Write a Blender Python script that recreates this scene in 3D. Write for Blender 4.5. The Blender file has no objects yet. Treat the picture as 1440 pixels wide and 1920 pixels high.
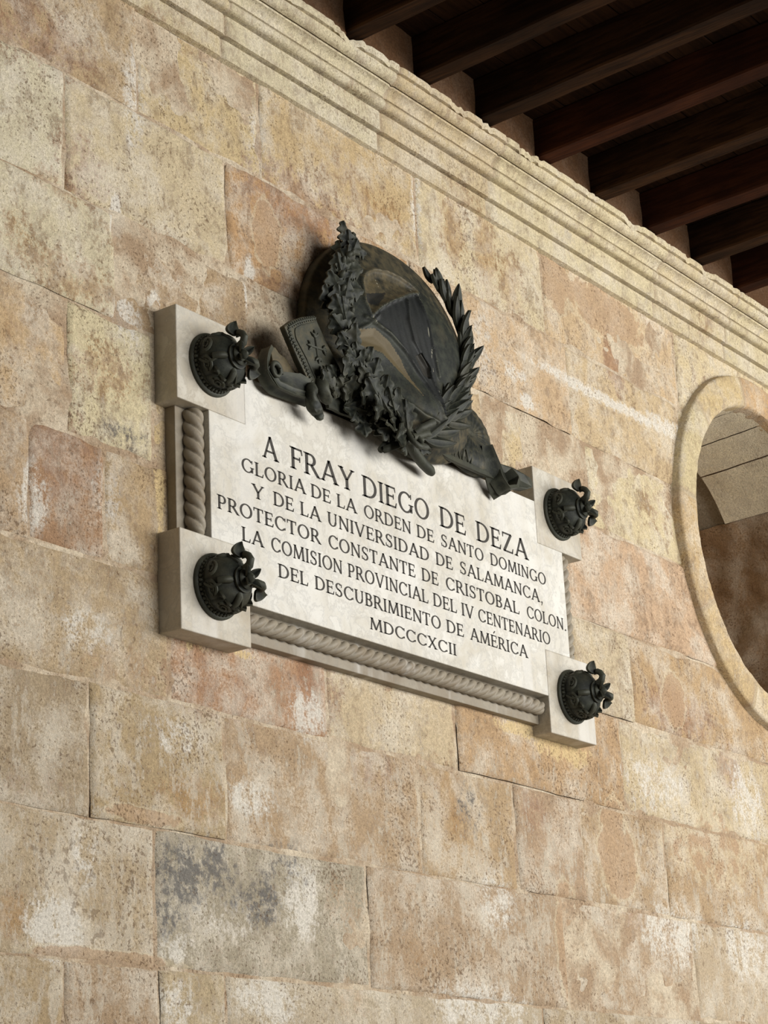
import bpy, bmesh, math, random
import numpy as np
from mathutils import Vector, noise
C = bpy.context.scene.collection
PI = math.pi
random.seed(7)
rng = np.random.default_rng(5)

# ------------------------------------------------------------------ camera
FPX = 4021.224
YAW, PITCH, ROLL = 0.9490271, 0.3239191, -0.0494897
CAM = np.array([-4.886099, -3.496206, 1.6])
_F = np.array([math.sin(YAW)*math.cos(PITCH), math.cos(YAW)*math.cos(PITCH), math.sin(PITCH)])
_R = np.cross(_F, [0, 0, 1.0]); _R /= np.linalg.norm(_R)
_U = np.cross(_R, _F)
RR = _R*math.cos(ROLL) + _U*math.sin(ROLL)
UU = _U*math.cos(ROLL) - _R*math.sin(ROLL)
cam_d = bpy.data.cameras.new('camera')
cam = bpy.data.objects.new('camera', cam_d); C.objects.link(cam)
from mathutils import Matrix
M = Matrix(((RR[0], UU[0], -_F[0], CAM[0]), (RR[1], UU[1], -_F[1], CAM[1]), (RR[2], UU[2], -_F[2], CAM[2]), (0, 0, 0, 1)))
cam.matrix_world = M
cam_d.sensor_fit = 'HORIZONTAL'; cam_d.sensor_width = 36.0
cam_d.lens = 36.0*FPX/1440.0
cam_d.clip_start = 0.05
bpy.context.scene.camera = cam

# ------------------------------------------------------------------ light
sc = bpy.context.scene
sc.view_settings.view_transform = 'Standard'
sc.view_settings.look = 'None'
sc.view_settings.exposure = 0.0
sc.view_settings.gamma = 1.0
sc.view_settings.use_curve_mapping = False
w = bpy.data.worlds.new('world'); sc.world = w; w.use_nodes = True
bg = w.node_tree.nodes['Background']
bg.inputs[0].default_value = (1.0, 0.97, 0.93, 1); bg.inputs[1].default_value = 0.06

def area(name, loc, target, sx, sy, power, col):
    l = bpy.data.lights.new(name, 'AREA'); l.shape = 'RECTANGLE'; l.size = sx; l.size_y = sy
    l.energy = power; l.color = col
    o = bpy.data.objects.new(name, l); C.objects.link(o); o.location = loc
    d = Vector(target) - Vector(loc)
    o.rotation_euler = d.to_track_quat('-Z', 'Y').to_euler()
    return o
area('daylight_through_arcade', (2.9, -6.4, 3.7), (0.6, 0, 3.4), 9.6, 2.6, 850, (1.0, 0.985, 0.955))

# ------------------------------------------------------------------ helpers
def at(px, py, y=0.0):
    """world point on the plane y=const lying under a point of the 1440x1920 frame (used to read off real positions)"""
    d = _F + RR*(px-720)/FPX - UU*(py-960)/FPX
    t = (y-CAM[1])/d[1]
    return CAM + d*t

def sstep(a, b, x):
    t = np.clip((x-a)/(b-a), 0, 1); return t*t*(3-2*t)

class MB:
    def __init__(s): s.v = []; s.f = []; s.m = []
    def add(s, vs, fs, mi=0):
        o = len(s.v); s.v += [tuple(map(float, v)) for v in vs]
        s.f += [tuple(i+o for i in f) for f in fs]; s.m += [mi]*len(fs)
        return o
    def box(s, x0, x1, y0, y1, z0, z1, mi=0):
        vs = [(x0,y0,z0),(x1,y0,z0),(x1,y1,z0),(x0,y1,z0),(x0,y0,z1),(x1,y0,z1),(x1,y1,z1),(x0,y1,z1)]
        s.add(vs, [(0,3,2,1),(4,5,6,7),(0,1,5,4),(1,2,6,5),(2,3,7,6),(3,0,4,7)], mi)
    def grid(s, P, mi=0, close_u=False, close_v=False):
        nu, nv = len(P), len(P[0]); vs = [p for r in P for p in r]; fs = []
        for i in range(nu if close_u else nu-1):
            for j in range(nv if close_v else nv-1):
                a = i*nv+j; b = ((i+1) % nu)*nv+j; c = ((i+1) % nu)*nv+(j+1) % nv; d = i*nv+(j+1) % nv
                fs.append((a, b, c, d))
        s.add(vs, fs, mi)
    def tube(s, pts, rad, n=10, mi=0, cap=True, flat=1.0):
        pts = [Vector(p) for p in pts]
        if not hasattr(rad, '__len__'): rad = [rad]*len(pts)
        up = Vector((0.12, -1, 0.07)).normalized(); rows = []
        for i, p in enumerate(pts):
            t = (pts[min(i+1, len(pts)-1)]-pts[max(i-1, 0)]).normalized()
            a = t.cross(up)
            if a.length < 1e-4: a = t.cross(Vector((1, 0, 0)))
            a.normalize(); b = a.cross(t).normalized()
            rows.append([p+a*rad[i]*math.cos(2*PI*k/n)+b*rad[i]*flat*math.sin(2*PI*k/n) for k in range(n)])
        s.grid(rows, mi, close_v=True)
        if cap:
            o = len(s.v)-len(rows)*n
            s.f.append(tuple(o+k for k in range(n))[::-1]); s.m.append(mi)
            o2 = len(s.v)-n
            s.f.append(tuple(o2+k for k in range(n))); s.m.append(mi)
    def prism(s, pts, y0, y1, mi=0):
        """outline in x,z pushed from y0 (back) to y1 (front); each y a number or a list"""
        n = len(pts)
        Y0 = y0 if hasattr(y0, '__len__') else [y0]*n; Y1 = y1 if hasattr(y1, '__len__') else [y1]*n
        A = sum(pts[i][0]*pts[(i+1) % n][1]-pts[(i+1) % n][0]*pts[i][1] for i in range(n))
        idx = list(range(n)) if A > 0 else list(range(n))[::-1]
        vs = [(pts[i][0], Y1[i], pts[i][1]) for i in idx]+[(pts[i][0], Y0[i], pts[i][1]) for i in idx]
        fs = [tuple(range(n)), tuple(range(2*n-1, n-1, -1))]
        for i in range(n):
            j = (i+1) % n; fs.append((i, i+n, j+n, j))
        s.add(vs, fs, mi)
    def build(s, name, mats, parent=None, smooth=True, bevel=0, seg=2, attrs=None, angle=40):
        me = bpy.data.meshes.new(name); me.from_pydata(s.v, [], s.f)
        for m in (mats if isinstance(mats, (list, tuple)) else [mats]): me.materials.append(m)
        me.polygons.foreach_set('material_index', s.m)
        bm = bmesh.new(); bm.from_mesh(me)
        bmesh.ops.recalc_face_normals(bm, faces=bm.faces); bm.to_mesh(me); bm.free()
        if attrs:
            for k, A in attrs.items():
                at_ = me.color_attributes.new(k, 'FLOAT_COLOR', 'POINT')
                at_.data.foreach_set('color', np.asarray(A, dtype=np.float32).ravel())
        me.update()
        if smooth:
            me.polygons.foreach_set('use_smooth', [True]*len(me.polygons))
            try: me.set_sharp_from_angle(angle=math.radians(angle))
            except Exception: pass
        o = bpy.data.objects.new(name, me); C.objects.link(o)
        if parent: o.parent = parent
        if bevel:
            b = o.modifiers.new('edge', 'BEVEL'); b.width = bevel; b.segments = seg; b.limit_method = 'ANGLE'; b.angle_limit = math.radians(35)
        return o

def empty(name, loc, label=None, cat=None, group=None, kind=None):
    o = bpy.data.objects.new(name, None); C.objects.link(o); o.location = loc; o.empty_display_size = .05
    tag(o, label, cat, group, kind); return o
def tag(o, label=None, cat=None, group=None, kind=None):
    if label: o['label'] = label
    if cat: o['category'] = cat
    if group: o['group'] = group
    if kind: o['kind'] = kind

# ------------------------------------------------------------------ materials
def srgb(r, g, b):
    f = lambda c: (c/255/12.92 if c/255 <= .04045 else ((c/255+.055)/1.055)**2.4)
    return (f(r), f(g), f(b), 1)
class NT:
    def __init__(s, name):
        s.m = bpy.data.materials.new(name); s.m.use_nodes = True; s.t = s.m.node_tree
        s.b = s.t.nodes['Principled BSDF']
    def n(s, typ, **kw):
        o = s.t.nodes.new(typ)
        for k, v in kw.items(): setattr(o, k, v)
        return o
    def l(s, a, b): s.t.links.new(a, b)
    def val(s, sock, v):
        if hasattr(v, 'is_linked') or isinstance(v, bpy.types.NodeSocket): s.l(v, sock)
        else: sock.default_value = v
    def noise(s, vec, scale, detail=4, rough=.55, dist=0):
        o = s.n('ShaderNodeTexNoise'); o.inputs['Scale'].default_value = scale; o.inputs['Detail'].default_value = detail
        o.inputs['Roughness'].default_value = rough; o.inputs['Distortion'].default_value = dist
        if vec is not None: s.l(vec, o.inputs['Vector'])
        return o.outputs['Fac']
    def math(s, op, a, b=0.0, c=0.0, clamp=False):
        o = s.n('ShaderNodeMath', operation=op); o.use_clamp = clamp
        s.val(o.inputs[0], a); s.val(o.inputs[1], b); s.val(o.inputs[2], c)
        return o.outputs[0]
    def ramp(s, x, a, b):
        o = s.n('ShaderNodeMapRange', interpolation_type='SMOOTHSTEP')
        s.val(o.inputs['Value'], x); o.inputs['From Min'].default_value = a; o.inputs['From Max'].default_value = b
        return o.outputs['Result']
    def mix(s, f, a, b, mode='MIX'):
        o = s.n('ShaderNodeMix', data_type='RGBA', blend_type=mode)
        s.val(o.inputs[0], f); s.val(o.inputs[6], a); s.val(o.inputs[7], b)
        return o.outputs[2]
    def coords(s, scale=(1, 1, 1)):
        g = s.n('ShaderNodeNewGeometry')
        if scale == (1, 1, 1): return g.outputs['Position']
        m = s.n('ShaderNodeMapping'); m.inputs['Scale'].default_value = scale
        s.l(g.outputs['Position'], m.inputs['Vector']); return m.outputs[0]
    def bump(s, h, strength, dist=.01, prev=None):
        o = s.n('ShaderNodeBump'); o.inputs['Strength'].default_value = strength; o.inputs['Distance'].default_value = dist
        s.l(h, o.inputs['Height'])
        if prev is not None: s.l(prev, o.inputs['Normal'])
        return o.outputs[0]

def stone_material(name, attrs=True, base=(190, 165, 125), pits=1.0, mottle=1.0, tint=None):
    s = NT(name); P = s.coords()
    Ps = s.coords((1.0, 1.0, .38))
    if attrs:
        a = s.n('ShaderNodeAttribute'); a.attribute_name = 'base'; bc = a.outputs['Color']; seed = a.outputs['Alpha']
        off = s.n('ShaderNodeVectorMath', operation='MULTIPLY_ADD')
        cx = s.n('ShaderNodeCombineXYZ'); s.l(seed, cx.inputs[1])
        s.l(cx.outputs[0], off.inputs[0]); off.inputs[1].default_value = (1, 13, 1); s.l(P, off.inputs[2]); P2 = off.outputs[0]
        off2 = s.n('ShaderNodeVectorMath', operation='MULTIPLY_ADD')
        s.l(cx.outputs[0], off2.inputs[0]); off2.inputs[1].default_value = (1, 13, 1); s.l(Ps, off2.inputs[2]); Ps2 = off2.outputs[0]
        st = s.n('ShaderNodeAttribute'); st.attribute_name = 'stain_warm'
        st2 = s.n('ShaderNodeAttribute'); st2.attribute_name = 'stain_cool'
        sep = s.n('ShaderNodeSeparateColor'); s.l(st.outputs['Color'], sep.inputs[0])
        sep2 = s.n('ShaderNodeSeparateColor'); s.l(st2.outputs['Color'], sep2.inputs[0])
        och, red, wht, strk = sep.outputs[0], sep.outputs[1], sep.outputs[2], st.outputs['Alpha']
        gry, yel, pla, mort = sep2.outputs[0], sep2.outputs[1], sep2.outputs[2], st2.outputs['Alpha']
    else:
        rgb = s.n('ShaderNodeRGB'); rgb.outputs[0].default_value = srgb(*base); bc = rgb.outputs[0]; P2 = P; Ps2 = Ps
    big = s.noise(P2, 6.5, 6, .62, .3)
    mid = s.ramp(s.math('MULTIPLY_ADD', s.noise(P2, 26, 6, .74), .62, s.math('MULTIPLY', s.noise(P2, 85, 5, .75), .38)), .36, .64)
    strn = s.ramp(s.math('MULTIPLY_ADD', s.noise(Ps2, 19, 7, .74, .35), .7, s.math('MULTIPLY', s.noise(Ps2, 70, 4, .7), .3)), .34, .66)
    grain = s.ramp(s.noise(P, 130, 4, .75), .32, .68)
    fine = s.ramp(s.noise(P, 380, 2, .7), .30, .70)
    col = bc
    if attrs:
        c1 = s.math('MULTIPLY_ADD', mid, .85, s.math('MULTIPLY_ADD', strn, .75, s.math('MULTIPLY_ADD', grain, .35, -.975)))
        def patch(col, amt, colr, k=.85, lo=.20, hi=.70):
            f = s.ramp(s.math('ADD', amt, s.math('MULTIPLY', c1, s.math('MINIMUM', s.math('MULTIPLY', amt, 2.2), 1.0))), lo, hi)
            return s.mix(s.math('MULTIPLY', f, k), col, colr)
        col = patch(col, och, srgb(164, 128, 84), .66)
        col = patch(col, red, srgb(150, 110, 84), .66)
    pale = s.mix(.70, col, srgb(212, 203, 186))
    deep = s.mix(.64, col, srgb(110, 84, 60))
    mm = s.math('MULTIPLY_ADD', mid, .40, s.math('MULTIPLY_ADD', strn, .36, s.math('MULTIPLY', grain, .24)))
    bm_ = s.math('MULTIPLY_ADD', big, 1.1, s.math('MULTIPLY_ADD', mm, .45, -.275))
    col = s.mix(s.math('MULTIPLY', s.ramp(bm_, .36, .70), .95*mottle), col, pale)
    col = s.mix(s.math('MULTIPLY', s.ramp(s.math('MULTIPLY_ADD', big, -.35, mm), .30, .60), .88*mottle), col, deep)
    if attrs:
        sk = s.ramp(s.math('MULTIPLY_ADD', strn, .7, s.math('MULTIPLY_ADD', mid, .3, s.math('MULTIPLY_ADD', strk, .30, -.30))), .52, .74)
        col = s.mix(s.math('MULTIPLY', sk, .50), col, srgb(212, 202, 182))
        col = patch(col, wht, srgb(214, 208, 196), .80, .15, .95)
        col = patch(col, s.math('MULTIPLY', gry, s.math('MULTIPLY_ADD', s.ramp(s.noise(P, 24, 7, .78), .30, .68), 1.15, .10)), srgb(84, 84, 85), .78, .18, 1.0)
        col = patch(col, yel, srgb(204, 180, 134), .85, .45, .85)
        pl = s.math('MULTIPLY_ADD', s.math('SUBTRACT', s.noise(P, 14, 3, .6), .5), 1.1, s.math('MULTIPLY_ADD', s.math('SUBTRACT', mid, .5), .08, pla))
        col = s.mix(s.math('MULTIPLY', s.math('MULTIPLY', s.ramp(pl, .34, .46), s.ramp(pla, .05, .12)), .72), col, srgb(176, 148, 118))
        rim = s.math('MULTIPLY', s.ramp(pl, .20, .30), s.math('SUBTRACT', 1.0, s.ramp(pl, .32, .44)))
        col = s.mix(s.math('MULTIPLY', s.math('MULTIPLY', rim, s.ramp(pla, .05, .12)), .5), col, srgb(204, 188, 158))
        col = s.mix(s.math('MULTIPLY', mort, .8), col, s.mix(s.ramp(big, .4, .62), srgb(160, 138, 114), srgb(200, 186, 162)))
    # grain and dark pits
    gv = s.math('MULTIPLY_ADD', grain, .40, s.math('MULTIPLY_ADD', fine, .30, .64))
    gc = s.n('ShaderNodeCombineColor'); [s.l(gv, gc.inputs[k]) for k in range(3)]
    col = s.mix(1.0, col, gc.outputs[0], 'MULTIPLY')
    pz = s.math('MULTIPLY_ADD', s.noise(P2, 115, 2, .5), .75, s.math('MULTIPLY', s.noise(P2, 5.0, 3), .40))
    pit = s.ramp(pz, .665, .74)
    pz2 = s.ramp(s.math('MULTIPLY_ADD', s.noise(P2, 48, 2, .5), .8, s.math('MULTIPLY', s.noise(P2, 3.0, 2), .35)), .72, .78)
    pit = s.math('MAXIMUM', pit, s.math('MULTIPLY', pz2, .7))
    col = s.mix(s.math('MULTIPLY', pit, .60*pits), col, srgb(92, 68, 46))
    if tint: col = s.mix(1.0, col, srgb(*tint), 'MULTIPLY')
    s.l(col, s.b.inputs['Base Color'])
    s.b.inputs['Roughness'].default_value = .9
    s.b.inputs['Specular IOR Level'].default_value = .2
    h = s.math('SUBTRACT', s.math('MULTIPLY_ADD', mid, .40, s.math('MULTIPLY_ADD', grain, .28, s.math('MULTIPLY', fine, .14))), s.math('MULTIPLY', pit, .6))
    s.l(s.bump(h, .42, .008), s.b.inputs['Normal'])
    return s.m

def marble_material(name, base, vein, stain, amount=.5):
    s = NT(name); P = s.coords(); Pv = s.coords((1, 1, .16))
    n1 = s.noise(P, 5, 6, .6, .8); n2 = s.noise(P, 16, 8, .70, .35); st = s.noise(Pv, 9, 4, .5); g = s.noise(P, 150, 2)
    col = s.mix(s.math('MULTIPLY', s.ramp(s.math('MULTIPLY_ADD', n1, .6, s.math('MULTIPLY', st, .4)), .42, .66), amount), srgb(*base), srgb(*stain))
    v = s.math('SUBTRACT', 1.0, s.ramp(s.math('ABSOLUTE', s.math('SUBTRACT', n2, .5)), .0, .05))
    col = s.mix(s.math('MULTIPLY', v, .30), col, srgb(*vein))
    col = s.mix(s.math('MULTIPLY', s.ramp(st, .52, .68), .55), col, srgb(222, 220, 214))
    col = s.mix(s.math('MULTIPLY', s.ramp(s.math('MULTIPLY_ADD', n2, .5, s.math('MULTIPLY', st, .5)), .50, .40), .35), col, srgb(*stain))
    col = s.mix(s.math('MULTIPLY', s.ramp(g, .55, .75), .10), col, srgb(140, 128, 108))
    s.l(col, s.b.inputs['Base Color']); s.b.inputs['Roughness'].default_value = .55
    s.b.inputs['Specular IOR Level'].default_value = .3
    s.l(s.bump(s.math('ADD', n2, g), .12, .004), s.b.inputs['Normal'])
    return s.m

def bronze_material(name, dust_attr=False):
    s = NT(name); P = s.coords()
    n = s.noise(P, 30, 5, .65); n2 = s.noise(P, 9, 4, .6); f = s.noise(P, 220, 2)
    col = s.mix(s.ramp(n, .38, .66), srgb(30, 33, 29), srgb(50, 53, 44))
    col = s.mix(s.math('MULTIPLY', s.ramp(n2, .50, .68), .55), col, srgb(70, 67, 52))
    col = s.mix(s.math('MULTIPLY', s.ramp(f, .6, .75), .3), col, srgb(82, 84, 72))
    ao = s.n('ShaderNodeNewGeometry')
    edge = s.ramp(ao.outputs['Pointiness'], .505, .56)
    col = s.mix(s.math('MULTIPLY', edge, .35), col, srgb(88, 88, 74))   # worn raised edges
    if dust_attr:
        a = s.n('ShaderNodeAttribute'); a.attribute_name = 'dust'
        sp = s.n('ShaderNodeSeparateColor'); s.l(a.outputs['Color'], sp.inputs[0])
        fd = s.ramp(s.math('MULTIPLY_ADD', s.math('SUBTRACT', n, .5), .7, sp.outputs[0]), .3, .65)
        col = s.mix(s.math('MULTIPLY', fd, .9), col, srgb(98, 86, 61))
        col = s.mix(s.math('MULTIPLY', s.ramp(sp.outputs[2], .4, .6), .85), col, srgb(30, 32, 32))
        col = s.mix(s.ramp(sp.outputs[1], .45, .65), col, srgb(150, 146, 128))
    s.l(col, s.b.inputs['Base Color']); s.b.inputs['Metallic'].default_value = .1
    s.b.inputs['Roughness'].default_value = .58; s.b.inputs['Specular IOR Level'].default_value = .28
    s.l(s.bump(s.math('MULTIPLY_ADD', f, .25, n), .25, .004), s.b.inputs['Normal'])
    return s.m

def wood_material(name, c1, c2, along):
    s = NT(name)
    sc_ = {'y': (22, 1.6, 22), 'x': (1.6, 22, 22)}[along]
    P = s.coords(sc_); Q = s.coords()
    n = s.noise(P, 2.2, 6, .65, .6); b = s.noise(Q, 2.5, 3)
    col = s.mix(s.ramp(n, .32, .7), srgb(*c1), srgb(*c2))
    col = s.mix(s.math('MULTIPLY', s.ramp(b, .42, .64), .55), col, srgb(*[int(c*.6) for c in c1]))
    s.l(col, s.b.inputs['Base Color']); s.b.inputs['Roughness'].default_value = .85; s.b.inputs['Specular IOR Level'].default_value = .08
    s.l(s.bump(n, .5, .006), s.b.inputs['Normal'])
    return s.m

STONE = stone_material('sandstone_ashlar')
CORN = stone_material('cornice_stone', True, pits=.6, mottle=.8)
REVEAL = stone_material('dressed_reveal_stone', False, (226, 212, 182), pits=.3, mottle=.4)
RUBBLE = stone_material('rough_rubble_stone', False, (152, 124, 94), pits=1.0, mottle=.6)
PLASTER = stone_material('grey_plaster', False, (150, 138, 118), pits=.2, mottle=.5)
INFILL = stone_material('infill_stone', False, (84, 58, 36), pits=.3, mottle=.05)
MARBLE = marble_material('white_marble', (220, 217, 208), (146, 145, 142), (188, 180, 162), .85)
MARBLE2 = marble_material('stained_marble', (202, 196, 182), (146, 142, 134), (166, 152, 128), .85)
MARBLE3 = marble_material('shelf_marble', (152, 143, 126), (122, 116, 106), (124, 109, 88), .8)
LETTER = NT('inscription_paint'); LETTER.b.inputs['Base Color'].default_value = srgb(58, 54, 48); LETTER.b.inputs['Roughness'].default_value = .8; LETTER = LETTER.m
BRONZE = bronze_material('patinated_bronze')
BRONZED = bronze_material('dusty_bronze', True)
JOIST = wood_material('dark_joist_timber', (34, 21, 13), (66, 43, 25), 'y')
JOISTR = wood_material('reddish_joist_timber', (46, 23, 14), (72, 39, 22), 'y')
BOARD = wood_material('ceiling_board_timber', (38, 24, 15), (60, 39, 24), 'x')
FLOORM = stone_material('floor_stone', False, (92, 86, 78), mottle=.4)

# ------------------------------------------------------------------ wall
OCX, OCZ = 2.552, 4.047           # round window centre
ZL = [0.0, .34, .68, 1.02, 1.36, 1.62, 1.90, 2.222, 2.556, 2.884, 3.198, 3.506, 3.860, 4.165, 4.506, 4.836, 5.10]
def X(px, py): return float(at(px, py)[0])
courses = {   # course index -> (joint x list, block sRGB colours)
 14: ([X(257,100), X(487,230), X(783,420), X(1014,490), X(1268,690)], [(172,144,106),(190,166,120),(188,160,114),(202,184,146),(196,166,126),(200,180,138)]),
 13: ([X(122,200), X(425,400), .20, X(1065,730), X(1268,735)], [(200,190,160),(194,176,140),(172,130,86),(192,160,122),(192,166,126),(196,174,134)]),
 12: ([X(215,500), X(470,590), .02, X(905,770), X(1102,900)], [(203,191,158),(160,132,98),(186,160,122),(188,162,124),(196,172,128),(204,186,144)]),
 11: ([X(127,650), X(285,700), .25, 1.02], [(188,156,114),(204,190,150),(190,165,125),(190,165,125),(184,150,118)]),
 10: ([X(53,880), X(197,980), -.6, .3, 1.02, X(1183,1260)], [(180,150,114),(166,126,92),(184,156,116),(190,165,125),(190,165,125),(204,186,152),(186,154,112)]),
 9: ([X(320,1260), X(615,1320), X(857,1390), X(1166,1440)], [(182,158,122),(174,132,98),(204,184,148),(184,150,110),(200,180,142)]),
 8: ([X(168,1400), X(422,1450), X(788,1530), X(967,1550), X(1095,1600), X(1250,1620)], [(166,146,116),(182,158,118),(180,152,118),(182,154,116),(176,148,118),(182,154,118),(178,150,114)]),
 7: ([X(292,1680), X(693,1740), X(1062,1780), X(1305,1820)], [(182,162,130),(166,156,134),(176,150,120),(178,152,122),(192,172,142)]),
 6: ([X(120,1830), X(300,1860), X(425,1880), X(1020,1900)], [(178,154,116),(172,144,112),(186,166,130),(190,174,146),(184,164,132)]),
}
XA, XB = -3.4, 4.6
TY = {'o': (0, 0), 'r': (0, 1), 'w': (0, 2), 's': (0, 3), 'g': (1, 0), 'y': (1, 1), 'p': (1, 2)}
ST = [ # px, py, rx, ry (px along wall directions), type, strength
 (300,45,55,35,'o',.7),(60,60,110,60,'r',.6),(150,310,45,60,'r',.6),(180,350,40,30,'r',.5),(190,690,70,50,'o',.6),(240,820,42,26,'g',.55),
 (110,345,60,25,'o',.6),(30,440,30,50,'o',.5),(130,520,80,40,'o',.7),(300,490,90,50,'o',.55),(265,455,16,16,'g',.4),(560,390,90,60,'r',.8),
 (500,440,20,48,'p',1),(700,390,60,40,'o',.6),(640,330,60,50,'o',.4),(480,260,20,60,'w',.4),(880,455,14,60,'g',.35),(850,430,24,70,'o',.8),
 (910,480,20,80,'o',.8),(960,540,20,60,'o',.7),(780,380,8,70,'w',.7),(1040,520,25,50,'p',.8),(1140,590,60,40,'p',.8),(1150,680,16,46,'r',.9),
 (1145,755,120,9,'w',1),(1250,800,40,12,'w',.7),(1270,1335,55,40,'r',.8),(1263,1312,17,38,'p',1),(400,1290,90,60,'r',.6),(590,1290,45,60,'r',.7),
 (575,1340,28,40,'w',.8),(120,860,60,90,'r',.6),(60,620,60,70,'o',.55),(230,1250,70,40,'o',.6),(350,1225,28,30,'r',.5),(360,1500,60,40,'o',.7),
 (480,1500,40,40,'w',.5),(450,1490,20,30,'w',.6),(700,1440,40,40,'r',.5),(880,1515,24,50,'g',.55),(840,1500,36,80,'o',.65),(1000,1520,24,40,'r',.5),
 (345,1635,45,55,'g',1.1),(395,1620,40,45,'g',.9),(420,1660,30,40,'g',.8),(490,1690,34,40,'g',1.05),(320,1720,28,45,'g',.9),(530,1620,60,50,'g',.5),
 (330,1775,30,30,'w',.7),(565,1690,36,60,'w',.8),(420,1720,80,50,'w',.35),(100,1740,45,55,'w',.9),(20,1715,32,40,'o',.9),(160,1600,24,60,'w',.5),
 (930,1690,30,50,'w',.6),(790,1800,60,60,'o',.4),(1010,1400,40,60,'o',.6),(1230,1470,60,50,'w',.5),(1400,1500,30,60,'w',.6),(1370,1440,20,50,'r',.7),
 (1160,1610,28,60,'p',1),(1150,1540,20,40,'p',.7),(1340,1590,90,70,'p',.4),(1066,1770,18,90,'p',1),(1265,1750,50,50,'w',.7),(1180,1720,30,30,'r',.5),
 (1400,1780,40,50,'w',.6),(900,1890,80,40,'w',.7),(500,1880,60,40,'w',.7),(330,1880,30,40,'w',.7),(650,1700,60,60,'o',.4),(660,1870,30,40,'o',.6),
 (1050,1405,50,22,'y',1),(985,1372,50,14,'y',1),(1075,1420,20,20,'y',.8),(350,1205,60,12,'y',.6),(300,880,7,130,'y',1.1),(300,1100,5,100,'y',.7),
 (440,1222,40,8,'y',.8),(291,563,8,14,'w',1.6),(468,540,7,42,'w',1.9),(216,405,8,32,'w',1.9),(960,700,20,14,'w',.9),(985,756,14,12,'w',1),
 (560,560,60,40,'r',.5),(720,560,60,60,'o',.3),(640,480,40,30,'w',.4),(1240,960,40,60,'o',.4),(900,640,30,80,'w',.35),
 (1350,740,60,30,'r',.35),(250,190,20,80,'w',.6),(60,930,30,60,'w',.6),(200,930,30,80,'w',.35),(160,1180,50,40,'w',.5),(330,1380,50,40,'w',.4),
 (60,1480,80,40,'r',.3),(270,1530,60,14,'p',.8),(200,1795,120,12,'p',.8),(560,1640,40,14,'w',.4),(700,300,90,16,'p',.0),(480,640,16,30,'w',.5),
 (240,650,60,8,'r',.3),(240,600,24,40,'w',.8),
]
STW = []
for (px, py, rx, ry, ty, k) in ST:
    c = at(px, py); a = at(px+rx, py+rx*.42); b = at(px, py+ry)
    STW.append((c[0], c[2], max(.006, abs(a[0]-c[0])), max(.006, abs(b[2]-c[2])), TY[ty], k))

def edge_off(zi, x): return .0055*noise.noise(Vector((x*2.3, zi*7.7, 1.3))) + .003*noise.noise(Vector((x*11, zi*3.1, 5)))
def joint_off(xi, z): return .005*noise.noise(Vector((z*5.0, xi*9.1, 3.3))) + .002*noise.noise(Vector((z*25, xi*4.1, 8)))

V, Fc, BASE = [], [], []
MORT = []
def wall_block(x0, x1, ci, col, fine):
    """one ashlar block: a slightly uneven face with a chamfered, chipped border"""
    step = .014 if fine else .12
    nx = max(2, int((x1-x0)/step)); nz = max(2, int((ZL[ci+1]-ZL[ci])/step))
    g = .0026
    seed = rng.random()
    y0 = float(rng.normal(0, .0028)); tx, tz = rng.normal(0, .0022, 2)
    us = np.concatenate([[0], np.linspace(0, 1, nx+1)*(1-.016/(x1-x0))+.008/(x1-x0), [1]])
    vs = np.concatenate([[0], np.linspace(0, 1, nz+1)*(1-.016/.33)+.008/.33, [1]])
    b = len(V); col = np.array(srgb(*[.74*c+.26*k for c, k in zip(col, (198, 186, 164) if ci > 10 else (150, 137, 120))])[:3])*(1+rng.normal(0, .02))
    L0 = x0 if fine else x0; 
    for j, v in enumerate(vs):
        for i, u in enumerate(us):
            zA = ZL[ci]+g; zB = ZL[ci+1]-g
            xx = x0+g+(x1-x0-2*g)*u
            if fine:
                zA += edge_off(ci, xx); zB += edge_off(ci+1, xx)
            zz = zA+(zB-zA)*v
            if fine: xx += joint_off(round(x0*50), zz)*(1-u)+joint_off(round(x1*50), zz)*u
            edge = i in (0, len(us)-1) or j in (0, len(vs)-1)
            yy = y0+tx*(u-.5)+tz*(v-.5)
            if fine:
                yy += .0032*noise.noise(Vector((xx*5, zz*5, seed*40))) + .0014*noise.noise(Vector((xx*24, zz*24, seed*40)))
                chip = max(0., noise.noise(Vector((xx*9, zz*9, 20)))-.18)
                d = min(u*(x1-x0), (1-u)*(x1-x0), v*.33, (1-v)*.33)
                if d < .02: yy += chip*.02*(1-d/.02)
            if edge: yy += .0055
            V.append((xx, yy, zz)); BASE.append((*col, seed)); MORT.append(0)
    n = len(us)
    for j in range(len(vs)-1):
        for i in range(n-1):
            q = (b+j*n+i, b+j*n+i+1, b+(j+1)*n+i+1, b+(j+1)*n+i)
            cx = (V[q[0]][0]+V[q[2]][0])/2-OCX; cz = (V[q[0]][2]+V[q[2]][2])/2-OCZ
            if cx*cx+cz*cz < .672**2: continue
            Fc.append(q)
for ci in range(len(ZL)-1):
    if ci in courses:
        js, cols = courses[ci]
        xs = [-1.95]+list(js)
        right = js[-1]
        ext = [] ; x = max(right+.75, 3.2)
        xs_all = [XA, -2.7]+[-1.95]+list(js)+[x, XB]
        cl = [(184,160,122), (186,164,126)]+list(cols)+[(186,160,120)]
        for k in range(len(xs_all)-1):
            f = xs_all[k+1] > -1.96 and xs_all[k] < 3.3
            wall_block(xs_all[k], xs_all[k+1], ci, cl[k], f)
    else:
        x = XA-.2*(ci % 2)
        while x < XB:
            x2 = min(XB+.3, x+random.uniform(.6, .95)); 
            wall_block(x, x2, ci, random.choice([(184,160,122), (176,150,114), (194,176,140)]), ci in (5, 6)); x = x2
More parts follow.
